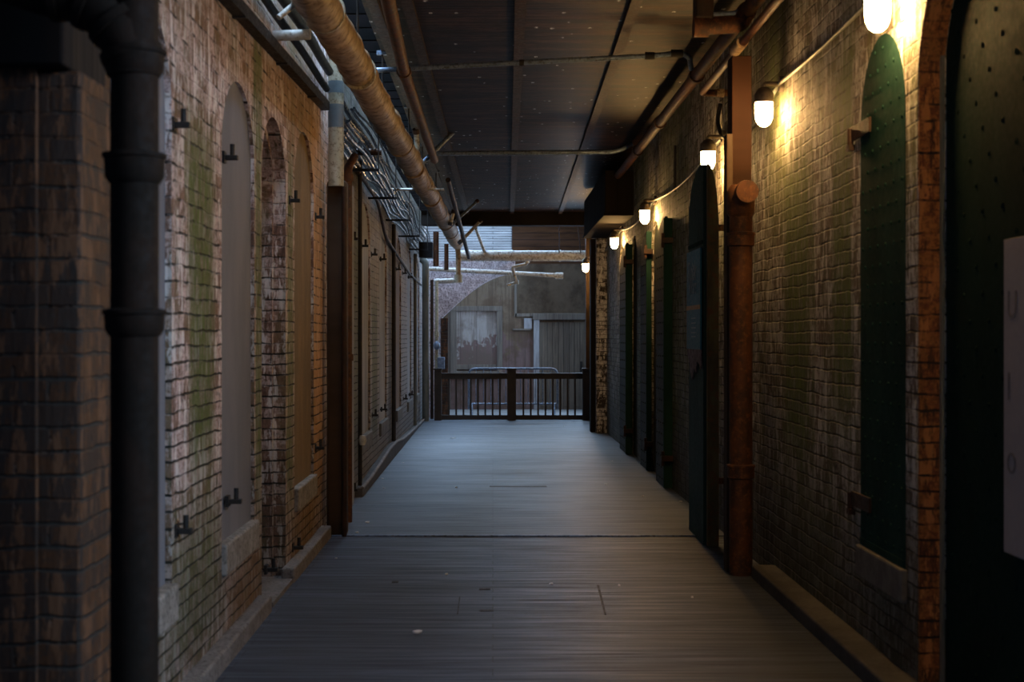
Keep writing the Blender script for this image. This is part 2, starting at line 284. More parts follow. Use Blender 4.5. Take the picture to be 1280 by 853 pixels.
# ------------------------------------------------------------------ mesh helpers
class MB:
    def __init__(s): s.bm = bmesh.new()
    def box(s, x0, x1, y0, y1, z0, z1, bev=0, rot=None, jit=0):
        r = bmesh.ops.create_cube(s.bm, size=1); vs = r['verts']
        c = Vector(((x0+x1)/2, (y0+y1)/2, (z0+z1)/2))
        for v in vs:
            v.co = Vector((v.co.x*(x1-x0), v.co.y*(y1-y0), v.co.z*(z1-z0)))
            if jit: v.co += Vector([random.uniform(-jit, jit) for _ in range(3)])
        if bev:
            es = list({e for v in vs for e in v.link_edges})
            q = bmesh.ops.bevel(s.bm, geom=es, offset=bev, segments=2, affect='EDGES', profile=.5)
            vs = [v for v in q['verts']]
            vs = list({v for f in q['faces'] for v in f.verts} | set(vs))
        mt = (Matrix.Translation(c) @ rot) if rot is not None else Matrix.Translation(c)
        for v in vs: v.co = mt @ v.co
        return s
    def cyl(s, a, b, r, r2=None, n=20):
        a, b = Vector(a), Vector(b); d = b - a
        q = Vector((0, 0, 1)).rotation_difference(d.normalized()).to_matrix().to_4x4()
        bmesh.ops.create_cone(s.bm, cap_ends=True, segments=n, radius1=r, radius2=r if r2 is None else r2, depth=d.length, matrix=Matrix.Translation((a+b)/2) @ q)
        return s
    def tube(s, pts, r, n=14, rad=None):
        pts = [Vector(p) for p in pts]; rings = []; up = None
        for i, p in enumerate(pts):
            t = (pts[min(i+1, len(pts)-1)] - pts[max(i-1, 0)]).normalized()
            if up is None: up = Vector((0, 0, 1)) if abs(t.z) < .9 else Vector((1, 0, 0))
            a = t.cross(up).normalized(); up = a.cross(t).normalized()
            rr = rad[i] if rad else r
            rings.append([s.bm.verts.new(p + (a*math.cos(k*2*PI/n) + up*math.sin(k*2*PI/n))*rr) for k in range(n)])
        for A, B in zip(rings, rings[1:]):
            for k in range(n): s.bm.faces.new((A[k], A[(k+1) % n], B[(k+1) % n], B[k]))
        s.bm.faces.new(rings[0][::-1]); s.bm.faces.new(rings[-1])
        return s
    def lathe(s, prof, c, n=24, axis='Z'):
        c = Vector(c); rings = []
        for r, h in prof:
            ring = []
            for k in range(n):
                a = k*2*PI/n
                o = Vector((r*math.cos(a), r*math.sin(a), h))
                if axis == 'Y': o = Vector((o.x, -o.z, o.y))
                if axis == 'X': o = Vector((o.z, o.x, o.y))
                ring.append(s.bm.verts.new(c + o))
            rings.append(ring)
        for A, B in zip(rings, rings[1:]):
            for k in range(n): s.bm.faces.new((A[k], A[(k+1) % n], B[(k+1) % n], B[k]))
        s.bm.faces.new(rings[0][::-1]); s.bm.faces.new(rings[-1])
        return s
    def prism(s, poly, plane, a, b):
        """extrude a 2-D polygon; plane 'x': (y,z) from x=a to x=b; 'y': (x,z) from y=a to y=b"""
        mk = (lambda u, v, w: (w, u, v)) if plane == 'x' else ((lambda u, v, w: (u, w, v)) if plane == 'y' else (lambda u, v, w: (u, v, w)))
        A = [s.bm.verts.new(mk(u, v, a)) for u, v in poly]; B = [s.bm.verts.new(mk(u, v, b)) for u, v in poly]
        s.bm.faces.new(A); s.bm.faces.new(B[::-1])
        for i in range(len(poly)):
            j = (i+1) % len(poly); s.bm.faces.new((A[j], A[i], B[i], B[j]))
        return s
    def build(s, name, mat, parent=None, smooth=False, origin=None):
        bmesh.ops.recalc_face_normals(s.bm, faces=s.bm.faces)
        vs = [v.co for v in s.bm.verts]
        if parent is not None:
            og = Vector((0, 0, 0)); q = parent
            while q is not None: og = og + Vector(q.location); q = q.parent
        elif origin is not None: og = Vector(origin)
        else:
            og = Vector(((min(v.x for v in vs)+max(v.x for v in vs))/2, (min(v.y for v in vs)+max(v.y for v in vs))/2, min(v.z for v in vs)))
        for v in s.bm.verts: v.co -= og
        me = bpy.data.meshes.new(name); s.bm.to_mesh(me); s.bm.free()
        if smooth:
            for f in me.polygons: f.use_smooth = True
            try: me.set_sharp_from_angle(angle=math.radians(40))
            except Exception: pass
        me.materials.append(mat)
        o = bpy.data.objects.new(name, me); COL.objects.link(o)
        if parent is not None: o.parent = parent
        else: o.location = og
        return o
def thing(name, label, cat, loc, group=None):
    o = bpy.data.objects.new(name, None); COL.objects.link(o); o.location = loc; o.empty_display_size = .1
    return tag(o, label, cat, group)
def tag(o, label, cat, group=None, kind=None):
    o['label'] = label; o['category'] = cat
    if group: o['group'] = group
    if kind: o['kind'] = kind
    return o
def struct(o, label=None):
    o['kind'] = 'structure'
    if label: o['label'] = label
    return o
def senv(name, loc):
    o = bpy.data.objects.new(name, None); COL.objects.link(o); o.location = loc; o['kind'] = 'structure'; return o
def bend(pts, r=.1, n=6):
    """round the corners of a polyline"""
    pts = [Vector(p) for p in pts]; out = [pts[0]]
    for a, c, d in zip(pts, pts[1:], pts[2:]):
        u = (a-c).normalized(); v = (d-c).normalized(); k = min(r, (a-c).length*.45, (d-c).length*.45)
        for i in range(n+1):
            t = i/n; out.append((c+u*k)*(1-t)**2 + c*2*t*(1-t) + (c+v*k)*t*t)
    out.append(pts[-1]); return out
def P(px, py, Y): return Vector(((px-CX)*Y/F, Y, H + (CY-py)*Y/F))
def arch(y0, y1, zs, za, n=18):
    c = (y0+y1)/2; a = (y1-y0)/2
    return [(c - a*math.cos(PI*i/n), zs + (za-zs)*math.sin(PI*i/n)) for i in range(n+1)]

# ------------------------------------------------------------------ setting
XL, XR, ZC = -1.445, 1.98, 4.2
f = MB(); f.box(-5, 3.5, -4, 12.04, -.15, 0.0)
struct(f.build('floor', M['floor_near']), 'weathered dark plank deck in front')
f = MB(); f.box(-1.9, 2.5, 12.04, 29.2, -.15, .010, .004)
struct(f.build('floor', M['floor_far']), 'smooth blue-grey boarded ramp beyond the post')
f = MB(); f.box(-4, 4, 29.2, 36, -.3, -.06); struct(f.build('floor', M['yard']), 'yard paving behind the railing')

def wall(openings, y0, y1, xa, xb, htop, mat, name):
    mb = MB(); y = y0
    for (a, b_, zb, zs, za) in openings:
        if a > y: mb.box(xa, xb, y, a, -.1, htop)
        if zb > 0: mb.box(xa, xb, a, b_, -.1, zb)
        ap = arch(a, b_, zs, za)
        for (p, q) in zip(ap, ap[1:]): mb.prism([p, q, (q[0], htop), (p[0], htop)], 'x', xa, xb)
        y = b_
    if y < y1: mb.box(xa, xb, y, y1, -.1, htop)
    return struct(mb.build(name, mat))
WL = [(5.30, 6.40), (7.58, 8.62), (10.36, 11.47), (15.4, 16.75), (18.1, 19.35), (21.2, 22.4), (24.0, 25.2), (26.7, 27.8)]
opl = [(5.30, 6.40, .42, 2.72, 3.14), (7.58, 8.62, .42, 2.70, 3.14), (8.89, 9.92, 0, 2.72, 3.14), (10.36, 11.47, .42, 2.80, 3.26)] + [(a, b_, .42, 2.78, 3.2) for a, b_ in WL[3:]]
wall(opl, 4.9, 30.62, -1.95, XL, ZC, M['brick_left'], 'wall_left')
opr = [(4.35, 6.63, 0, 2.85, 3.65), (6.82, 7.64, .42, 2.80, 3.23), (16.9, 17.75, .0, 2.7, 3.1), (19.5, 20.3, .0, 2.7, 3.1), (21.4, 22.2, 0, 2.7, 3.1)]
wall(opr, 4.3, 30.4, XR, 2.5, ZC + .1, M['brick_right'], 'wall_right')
# orange painted reveal lining the near right opening
mb = MB(); mb.box(XR + .004, 2.10, 6.615, 6.632, 0, 2.86)
ap = arch(4.35, 6.63, 2.85, 3.65)
for (p, q) in zip(ap, ap[1:]):
    if p[0] > 5.2: mb.prism([(p[0], p[1]-.012), (q[0], q[1]-.012), q, p], 'x', XR + .004, 2.10)
struct(mb.build('trim_1', M['brick_orange']), 'orange painted brick reveal at the near right doorway')
mb = MB(); mb.box(2.078, 2.095, 6.59, 6.614, 0, 3.0); struct(mb.build('trim_2', M['greypipe']), 'grey steel strip on the door reveal')

# blocked windows, left
infill = ['render_grey', 'render_grey', 'render_brown', 'render_blue', 'render_blue', 'render_brown', 'render_blue', 'render_blue']
for i, (a, b_) in enumerate(WL):
    zs, za = [(2.72, 3.14), (2.70, 3.14), (2.80, 3.26)][i] if i < 3 else (2.78, 3.2)
    e = senv('window_%d' % (i+1), (XL - .1, (a+b_)/2, .42))
    mb = MB(); mb.prism([(b_, .56), (a, .56)] + arch(a, b_, zs, za), 'x', XL - .25, XL - (.022 if i else .03)); mb.build('infill', M[infill[i]], e)
    mb = MB(); mb.box(XL - .25, XL + .03, a + .0, b_ + .02, .415, .585, .012); mb.build('sill', M['stone' if i < 3 else 'stone_dark'], e)
# doorway recess, left
e = senv('door_1', (XL - .5, 9.4, 0))
mb = MB(); mb.box(XL - .5, XL - .42, 8.6, 10.2, 0, 3.3); mb.build('door_panel', M['timber_dark'], e)
mb = MB(); mb.box(XL - .42, XL - .085, 9.86, 9.93, 0, 2.75)
ap = arch(8.89, 9.92, 2.72, 3.14)
mb.box(XL - .42, XL - .085, 8.88, 8.95, 0, 2.75)
for (p, q) in zip(ap, ap[1:]): mb.prism([(p[0], p[1]-.06), (q[0], q[1]-.06), (q[0], q[1]+.02), (p[0], p[1]+.02)], 'x', XL - .42, XL - .085)
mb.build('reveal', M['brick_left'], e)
mb = MB(); mb.box(XL - .42, XL + .07, 8.9, 9.9, .0, .03); mb.build('threshold', M['kerb'], e)

# near left pier
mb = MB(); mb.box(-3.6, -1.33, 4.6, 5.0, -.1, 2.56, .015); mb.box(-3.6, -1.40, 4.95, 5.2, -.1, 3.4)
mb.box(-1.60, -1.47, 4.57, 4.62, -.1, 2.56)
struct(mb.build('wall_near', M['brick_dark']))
mb = MB(); mb.box(-3.6, -1.36, 4.5, 5.0, 2.56, 4.3, .01); struct(mb.build('trim_3', M['timber_dark']), 'blackened timber lintel over the near brick pier')
# ceiling with transverse boards, a slot over the left wall, added slats that screen the slot light from view
mb = MB(); y = 2.0
while y < 29.0:
    dz = random.uniform(0, .010); mb.box(-.98, XR + .5, y, y + .1502, ZC, ZC + .04); y += .15
mb.box(-.97, XR + .5, 2, 29, ZC + .045, ZC + .08)
struct(mb.build('ceiling', M['ceiling']))
mb = MB(); y = 4.6
while y < 28.9:
    mb.box(-1.95, -.97, y, y + .05, ZC + .02, ZC + .30); y += .5
mb.box(-.99, -.95, 2, 29, ZC + .045, ZC + .9); mb.box(-1.95, -1.46, 4.5, 29, ZC + .0, ZC + .9)
struct(mb.build('trim_4', M['slot_slat']), 'dark added slats screening the open slot above the left wall')
mb = MB(); mb.box(-1.9, 2.4, 28.7, 28.95, 3.93, ZC + .5, .01); struct(mb.build('trim_5', M['timber_dark']), 'dark header beam at the far end of the roof')

# longitudinal rusty straps on the ceiling
for lab, (a, b_) in zip(['rusty steel strap under the ceiling along its middle', 'rusty steel strap under the ceiling, right of the middle one', 'rusty steel strap under the ceiling, left of the middle one', 'faint rusty strap under the ceiling next to the left pipes'],
        [((.15, 5), (.39, 28.7)), ((.97, 5), (1.36, 28.7)), ((-.67, 5), (-.52, 28.7)), ((-.90, 5), (-.86, 28.7))]):
    mb = MB(); v = Vector((b_[0]-a[0], b_[1]-a[1])); nrm = Vector((-v.y, v.x)).normalized()*.042
    mb.prism([(a[0]+nrm.x, a[1]+nrm.y), (a[0]-nrm.x, a[1]-nrm.y), (b_[0]-nrm.x, b_[1]-nrm.y), (b_[0]+nrm.x, b_[1]+nrm.y)], 'z', ZC - .04, ZC + .002)
    tag(mb.build('ceiling_strap', M['rust_dark']), lab, 'beam', 'steel straps under the ceiling')

# kerbs
def kerb(lab, x0, x1, y0, y1, h, mat):
    mb = MB(); n = max(2, int((y1-y0)/.35)); mb.box(x0, x1, y0, y1, -.01, h, .012)
    struct(mb.build('trim_6', mat), lab)
kerb('concrete kerb at the foot of the near left wall', XL - .01, -1.362, 4.9, 8.78, .10, M['kerb'])
kerb('concrete kerb between the left doorway and the timber post', XL - .01, -1.362, 9.78, 12.0, .10, M['kerb'])
kerb('concrete kerb at the foot of the right wall', 1.818, XR + .01, 3.5, 10.0, .09, M['kerb_dark'])
mb = MB(); prof = [(14.9, .10), (16, .11), (17.5, .15), (19, .20), (20.3, .19), (21.5, .13), (23, .10), (25, .07), (27, .05), (29, .03)]
mb.prism([(29, -.02), (14.9, -.02)] + prof, 'x', XL - .01, -1.365)
struct(mb.build('trim_7', M['kerb_dark']), 'uneven stone kerb along the far left wall')
mb = MB(); mb.tube([(-1.37, y_, z_ + .0) for y_, z_ in prof], .022, 10); struct(mb.build('trim_8', M['kerb']), 'worn rounded top edge of the far left kerb')

# ------------------------------------------------------------------ back of the yard
YB = 34.0
k = YB / F
def bx(px): return (px-CX)*k
def bz(py): return H + (CY-py)*k
mb = MB(); mb.box(-4, 4, YB, YB + .3, -.3, bz(330)); struct(mb.build('wall_back', M['peel2']))
mb = MB(); mb.box(bx(640), 4, YB + .02, YB + .3, bz(330), 6.9); mb.box(-4, bx(640), YB + .02, YB + .3, 5.6, 6.9); struct(mb.build('wall_back', M['wood_brown']), 'brown boarded wall above the far door')
mb = MB()
for j in range(22):
    z0 = bz(330) + j*.085; mb.prism([(YB + .02, z0), (YB + .02, z0 + .085), (YB + .05, z0 + .085)], 'x', -4, bx(639))
mb.box(-4, bx(640), YB + .045, YB + .3, bz(330), 5.7)
struct(mb.build('trim_9', M['siding']), 'pale blue clapboard high on the far wall')
for s_ in (-1,):
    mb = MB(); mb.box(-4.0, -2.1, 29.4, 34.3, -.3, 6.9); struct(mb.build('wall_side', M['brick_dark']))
# boarded window
e = senv('window_9', (bx(595), YB, bz(465)))
mb = MB(); mb.box(bx(571), bx(621), YB - .03, YB + .01, bz(458), bz(389)); mb.build('board_panel', M['peel'], e)
mb = MB()
for r in ((563, 571, 383, 472), (621, 628, 383, 472)): mb.box(bx(r[0]), bx(r[1]), YB - .08, YB, bz(r[3]), bz(r[2]), .005)
mb.box(bx(563), bx(628), YB - .085, YB, bz(389), bz(383), .005); mb.box(bx(563), bx(628), YB - .09, YB, bz(472), bz(464), .005); mb.box(bx(571), bx(621), YB - .06, YB, bz(462), bz(456), .005)
mb.build('frame', M['wood_trim'], e)
# door
e = senv('door_2', (bx(703), YB, -.06))
mb = MB(); mb.box(bx(674), bx(731), YB - .05, YB + .01, -.06, bz(403)); mb.build('door_panel', M['wood_pale'], e)
mb = MB(); mb.box(bx(667), bx(674), YB - .1, YB, -.06, bz(400), .005); mb.build('side_casing', M['trim_blue'], e)
mb = MB(); mb.box(bx(731), bx(738), YB - .1, YB, -.06, bz(400), .005); mb.box(bx(666), bx(740), YB - .12, YB, bz(400), bz(392), .008); mb.build('door_frame', M['wood_trim'], e)
mb = MB(); mb.box(bx(725), bx(728), YB - .09, YB - .05, bz(465), bz(452)); mb.build('door_handle', M['iron'], e)
for nm, r, mt in (('trim_10', (644, 740, 392, 396), 'wood_trim'), ('trim_11', (643, 646, 345, 396), 'wood_trim'), ('trim_12', (560, 563, 385, 520), 'wood_trim'), ('trim_13', (655, 665, 398, 411), 'trim_blue'), ('trim_14', (641, 664, 411, 413), 'wood_trim')):
    mb = MB(); mb.box(bx(r[0]), bx(r[1]), YB - .05, YB, bz(r[3]), bz(r[2]), .003); struct(mb.build(nm, M[mt]))
mb = MB(); mb.box(bx(646), bx(740), YB - .03, YB + .02, bz(392), bz(330)); struct(mb.build('trim_15', M['render_brown2']), 'dark boards over the far door')
# brick arch haunch at far left
mb = MB(); cpts = []
a0 = P(552, 398, 30.6); a1 = P(644, 342, 30.6)
for i in range(15):
    t = i/14; x = a0.x + (a1.x-a0.x)*t; z = a0.z + (a1.z-a0.z)*math.sin(t*PI/2)
    cpts.append((x, z))
ztop = P(0, 326, 30.6).z
for p_, q_ in zip(cpts, cpts[1:]): mb.prism([p_, q_, (q_[0], max(ztop, q_[1] + .02)), (p_[0], max(ztop, p_[1] + .02))], 'y', 30.6, 31.0)
mb.box(-2.2, a0.x, 30.6, 31.0, -.1, ztop)
struct(mb.build('wall_arch', M['brick_purple']))
mb = MB(); mb.box(P(551, 0, 30.55).x, P(560, 0, 30.55).x, 30.5, 30.62, -.1, P(0, 398, 30.55).z); struct(mb.build('trim_16', M['brick_dark']), 'brick pier under the far arch')

# ------------------------------------------------------------------ left side pipes
def rot_z(a): return Matrix.Rotation(a, 4, 'Z')
# dark cast iron drain pipe by the near pier
t = thing('drain_pipe', 'dark cast iron drain pipe with ribbed elbow beside the near left pier', 'pipe', (-1.075, 4.3, 0))
xp, yp = -1.083, 4.3
zel = 1.7 + (420-95)*yp/F
mb = MB(); mb.cyl((xp, yp, 0), (xp, yp, 3.5), .072, n=32); mb.build('pipe', M['cast_pipe'], t, True)
for zc_, hh in ((1.7 + (420-400)*yp/F, .06), (1.7 + (420-207)*yp/F, .07), (1.7 + (420-75)*yp/F, .06)):
    mb = MB(); mb.lathe([(.075, -hh/2-.02), (.088, -hh/2), (.09, hh/2-.015), (.096, hh/2-.012), (.096, hh/2), (.075, hh/2+.004)], (xp, yp, zc_), 32); mb.build('collar', M['cast_pipe'], t, True)
elb = []
for i in range(13):
    a = i/12*PI/2; elb.append((xp - .26*(1-math.cos(a)), yp - .0, zel + .26*math.sin(a)))
elb += [(xp - .26 - .35*j, yp, zel + .26 + .12*j) for j in range(1, 5)]
rad = [.08 + (.008 if i % 3 == 1 else 0) for i in range(13)] + [.082]*4
mb = MB(); mb.tube(elb, .08, 24, rad); mb.build('elbow', M['cast_pipe'], t, True)
for i in (2, 5, 8, 11):
    q = Vector(elb[i]); d = (Vector(elb[i+1]) - Vector(elb[i-1])).normalized()*.014
    mb = MB(); mb.cyl(q-d, q+d, .094, n=28); mb.build('rib', M['cast_pipe'], t, True)

# cream lagged pipe
PA = Vector((-1.30, 2.0, 4.02)); PB = Vector((-.63, 26.3, 3.27))
def big(y_): 
    tt = (y_-8.9)/20.5; return Vector((-1.10 + .372*tt, y_, 3.80 - .20*tt))
t = thing('lagged_pipe', 'large cream lagged pipe running the length of the corridor at upper left', 'pipe', big(9))
pts, rad = [], []
y = 4.0
while y < 29.2:
    p_ = big(y); p_.z += .012*math.sin(y*1.3); pts.append(p_)
    rad.append(.128 + .006*math.sin(y*5.1) + .005*math.sin(y*11.7) + (.008 if int(y/.15) % 9 == 0 else 0)); y += .15
mb = MB(); mb.tube(pts, .128, 28, rad); mb.build('lagging', M['lagging'], t, True)
for y_ in (6.8, 9.2, 11.2, 13.6, 15.1, 17.0, 18.6, 20.4, 22.5, 24.4, 26.3, 28.2):
    d = (big(y_+1)-big(y_)).normalized()*.02; mb = MB(); mb.cyl(big(y_)-d, big(y_)+d, .142, n=28); mb.build('band', M['lagging' if y_ > 12 else 'cream'], t, True)
pe = big(29.2)
ep = bend([pe, big(29.45), (pe.x + .02, 29.45, pe.z - .28), (pe.x + .02, 29.45, pe.z - .68)], .15)
mb = MB(); mb.tube(ep, .10, 20, [max(.055, .125 - .009*i) for i in range(len(ep))]); mb.build('elbow', M['lagging'], t, True)
mb = MB(); mb.cyl((pe.x+.02, 29.45, pe.z-.80), (pe.x+.02, 29.45, pe.z-.64), .085, n=20); mb.build('end_flange', M['cream'], t, True)

# cross pipes at the far end
def pipe(name, lab, pts, r, mat, cat='pipe', n=16, group=None, coll=(), corner=.08, parts=()):
    pts = [Vector(p) for p in pts]
    t = thing(name, lab, cat, pts[0], group)
    mb = MB(); mb.tube(bend(pts, corner) if len(pts) > 2 else pts, r, n); mb.build('pipe', mat, t, True)
    for c_, d_, rr, hl in coll:
        c_ = Vector(c_); d_ = Vector(d_).normalized()*hl
        mb = MB(); mb.cyl(c_-d_, c_+d_, rr, n=n); mb.build('collar', parts[0] if parts else mat, t, True)
    return t
Yc = 29.75
pipe('cross_pipe', 'long pale pipe crossing the far end of the corridor under the clapboard', [P(574, 320, Yc), (XR + .02, Yc, P(0, 320, Yc).z)], .11, M['whitepipe'], coll=[(P(x, 320, Yc), (1, 0, 0), .122, .02) for x in (586, 604, 640, 700)])
Yc = 30.15
pipe('cross_pipe', 'thinner capped white pipe just below the long pale crossing pipe', [P(530, 336, Yc), P(590, 339, Yc), P(704, 345, Yc)], .045, M['whitepipe'], coll=[(P(699, 345, Yc), (1, 0, 0), .068, .08)])
pipe('offset_pipe', 'short zigzag pipe fitting hanging below the crossing pipe', [P(659, 318, 29.84), P(659, 330, 29.84), P(640, 334, 29.84), P(646, 353, 29.84), P(634, 357, 29.84)], .032, M['whitepipe'], coll=[(P(659, 326, 29.84), (0, 0, 1), .045, .05), (P(646, 353, 29.84), (0, 0, 1), .042, .04)], corner=.05)
pipe('wall_pipe', 'short white horizontal pipe joining the elbow at far left', [P(543, 352, 29.45), P(568, 351, 29.45)], .05, M['whitepipe'], coll=[(P(547, 352, 29.45), (1, 0, 0), .06, .03)])
# vertical pipes far left
pipe('riser_pipe', 'grey-green vertical pipe at the far end of the left wall', [P(532, 526.5, 28.2), P(532, 328, 28.2), (-1.43, 28.2, P(0, 322, 28).z)], .072, M['greypipe'], coll=[(P(532, y_, 28.2), (0, 0, 1), .08, .02) for y_ in (370, 455)])
pipe('riser_pipe', 'thin brown vertical pipe just right of the grey-green one', [P(540, 524, 28.6), P(540, 350, 28.6)], .032, M['rust_dark'])
t = pipe('riser_pipe', 'thin cream vertical pipe with a valve left of the railing', [P(546, 524, 28.9), P(546, 352, 28.9)], .034, M['cream'], coll=[(P(546, 418, 28.9), (0, 0, 1), .05, .05), (P(546, 447, 28.9), (0, 0, 1), .05, .04)])
mb = MB(); mb.lathe([(.02, -.09), (.055, -.06), (.07, 0), (.05, .06), (.02, .09)], P(546, 432, 28.85), 14); mb.build('valve', M['galv'], t, True)
pipe('riser_pipe', 'brown vertical pipe dropping from the cables at far left', [P(545, 290, 25), P(545, 333, 25)], .05, M['rust'])
pipe('riser_pipe', 'slim rusty pipe between lagged pipe end and cables', [P(558, 305, 26), P(558, 338, 26)], .04, M['rust'])
mb = MB(); mb.box(P(547, 0, 28.9).x, P(556, 0, 28.9).x, 28.80, 28.9, P(0, 462, 28.6).z, P(0, 447, 28.6).z, .01); tag(mb.build('junction_box', M['galv'], ), 'small grey metal box above the left end of the railing', 'box')

# cream sleeve pipe & timber post at Y=12
t = thing('sleeve_pipe', 'cream vertical pipe with two blue-grey bands above the left timber post', 'pipe', P(420, 232, 12.05))
mb = MB(); mb.cyl(P(420, 233, 12.05), P(420, 70, 12.05), .066, n=28); mb.build('pipe', M['cream'], t, True)
for a_, c_ in ((102, 117), (131, 160)):
    mb = MB(); mb.cyl(P(420, c_, 12.05), P(420, a_, 12.05), .0675, n=28); mb.build('painted_band', M['band'], t, True)
t = thing('timber_post', 'dark brown round-edged timber post standing at the left plank edge', 'post', (-1.32, 12.13, 0))
mb = MB(); mb.box(-1.41, -1.24, 12.05, 12.22, 0, P(0, 226, 12.1).z, .03); mb.build('post', M['timber'], t, True)
mb = MB(); mb.cyl((-1.255, 12.03, .0), (-1.255, 12.03, P(0, 234, 12.03).z), .022, n=14); mb.build('side_rod', M['rust_dark'], t, True)
pipe('riser_pipe', 'rusty vertical pipe with top elbow behind the left timber post', [P(435, 654.2, 12.9), P(435, 210, 12.9), P(443, 196, 13.4)], .038, M['rust'], coll=[(P(435, y_, 12.9), (0, 0, 1), .05, .03) for y_ in (447, 222)])
t = pipe('conduit', 'thin black conduit with small white valve on the far left wall', [(-1.40, 15.0, .12), (-1.40, 15.0, 3.75)], .022, M['iron'])
mb = MB(); mb.lathe([(.03, -.05), (.045, 0), (.03, .05)], (-1.37, 14.96, .60), 12); mb.build('valve', M['whitepipe'], t, True)
mb = MB(); mb.box(XL, XL + .05, 13.6, 14.3, 0, 3.2, .01); tag(mb.build('wall_board', M['render_blue']), 'upright grey board on the left wall beyond the post', 'board')

# steel tray along upper left wall
t = thing('cable_tray', 'dark steel channel fixed along the upper left brick wall', 'tray', (-1.37, 9, 3.45))
mb = MB(); a = Vector((-1.405, 4.9, 3.39)); b_ = Vector((-1.405, 11.95, 3.60))
d = b_ - a
for (dx, dz, wx, wz) in ((0, 0, .034, .006), (-.03, .03, .005, .035), (.03, .03, .005, .035), (0, .062, .034, .005)):
    mb.prism([(a.y, a.z+dz-wz), (b_.y, b_.z+dz-wz), (b_.y, b_.z+dz+wz), (a.y, a.z+dz+wz)], 'x', a.x+dx-wx, a.x+dx+wx)
mb.build('channel', M['tray'], t)
for y_ in (6.3, 7.9, 9.5, 11.1):
    mb = MB(); z_ = 3.39 + (y_-4.9)*.0298; mb.box(XL, -1.37, y_-.02, y_+.02, z_-.016, z_-.004); mb.build('bracket', M['iron'], t)
for j, (x_, z_, r_, mt, lb) in enumerate([(-1.38, 3.76, .028, 'iron', 'dark conduit lowest of three above the steel channel'), (-1.36, 3.90, .036, 'iron', 'black conduit middle of three above the steel channel'), (-1.30, 4.04, .03, 'iron', 'dark conduit highest of three above the steel channel')]):
    pts = [(x_ + .01*math.sin(y_*2), y_, z_ + .012*math.sin(y_*1.1 + j)) for y_ in [4.9 + i*.5 for i in range(15)]]
    t = pipe('conduit', lb, pts, r_, M[mt], corner=.02, group='conduits above the steel channel')
pipe('pipe_support', 'short white horizontal stub pipe propping the lagged pipe near the tray', [P(341, 45, 9.05), P(388, 43, 9.05)], .034, M['whitepipe'])
pipe('pipe_support', 'short diagonal white tube between near conduits at top left', [P(348, 22, 8.6), P(372, 2, 8.7)], .018, M['whitepipe'])
pipe('pipe_support', 'dark horizontal bracket arm holding lagged pipe behind cream sleeve', [P(436, 190, 14.6), P(477, 190, 14.6)], .035, M['rust_dark'])
pipe('pipe_support', 'thin pale horizontal rod behind the lagged pipe by the cables', [P(488, 237, 18.5), P(555, 237, 18.5)], .018, M['whitepipe'])
# sagging cables
for j in range(11):
    x0 = -1.42 + .022*j; z0 = 3.46 + .045*(j % 6) + .01*j; r_ = random.choice([.011, .014, .018, .024]); ph = j*.22
    pts = []
    y = 12.5
    while y < 28:
        s_ = abs(math.sin((y-12.5)/1.9*PI/2 + (j % 2)*.6))
        pts.append((x0 + .02*math.sin(y*1.2+ph), y, z0 - .0135*(y-12.5) + .05*(s_-.5)*(1 + .5*math.sin(ph)) + .008*math.sin(y*3.1+ph))); y += .22
    mb = MB(); mb.tube(pts, r_, 8)
    tag(mb.build('cable', M['cable'], None, True), 'black cable in the sagging bundle high along the far left wall', 'cable', 'black cables bundled on the far left wall')
for j, y_ in enumerate((14.0, 16.5, 19.2, 21.8, 24.5)):
    t = thing('cable_hanger', ['first', 'second', 'third', 'fourth', 'fifth'][j] + ' metal bracket from the post carrying the sagging black cables', 'bracket', (XL, y_, 3.35), 'cable brackets on the far left wall')
    mb = MB(); mb.box(XL, -1.12, y_-.02, y_+.02, 3.34 - .0135*(y_-12.5), 3.365 - .0135*(y_-12.5)); mb.build('arm', M['tray'], t)
    mb = MB(); mb.box(-1.13, -1.12, y_-.01, y_+.01, 3.34 - .0135*(y_-12.5), ZC + .02); mb.build('upright', M['iron'], t)
mb = MB(); mb.box(*sorted((P(524, 0, 25).x, P(541, 0, 25).x)), 24.9, 25.3, P(0, 322, 25).z, P(0, 303, 25).z, .01); tag(mb.build('junction_box', M['tray']), 'dark blue-grey box among the cables at far left', 'box')
pipe('conduit', 'brown conduit curving down the wall below the cables', [(-1.41, 14.9, 3.42), (-1.41, 17.5, 3.35), (-1.41, 18.6, 3.0), (-1.41, 24, 2.75), (-1.41, 28, 2.7)], .02, M['rust_dark'], corner=.5)
pipe('riser_pipe', 'black vertical pipe between two far windows on left wall', [(-1.42, 20.4, .15), (-1.42, 20.4, 3.3)], .03, M['iron'])
pipe('riser_pipe', 'grey vertical pipe near the end of the left wall', [(-1.42, 26.0, .05), (-1.42, 26.0, 3.2)], .035, M['greypipe'])

# struts around the lagged pipe
def strut(lab, a_, b_, Y1, Y2, r_, mt='whitepipe'):
    A, B = P(*a_, Y1), P(*b_, Y2); t = thing('strut_pipe', lab, 'pipe', A, 'pale strut pipes by the lagged pipe')
    mb = MB(); mb.tube([A, B], r_, 12); mb.build('pipe', M[mt], t, True)
    d = (B-A).normalized()*.03
    mb = MB(); mb.cyl(B-d, B+d, r_*1.35, n=12); mb.build('cap', M['rust_dark'], t, True)
    mb = MB(); mb.cyl(A-d, A+d, r_*1.35, n=12); mb.build('cap', M['galv'], t, True)
strut('upright white strut pipe rising beside the lagged pipe', (523, 201), (520, 164), 17.2, 17.0, .032)
strut('long diagonal strut pipe leaning right from the lagged pipe', (524, 208), (570, 162), 17.4, 17.6, .028, 'galv')
strut('short upright strut pipe near the far end of the lagged pipe', (563, 280), (567, 265), 23.4, 23.4, .03)
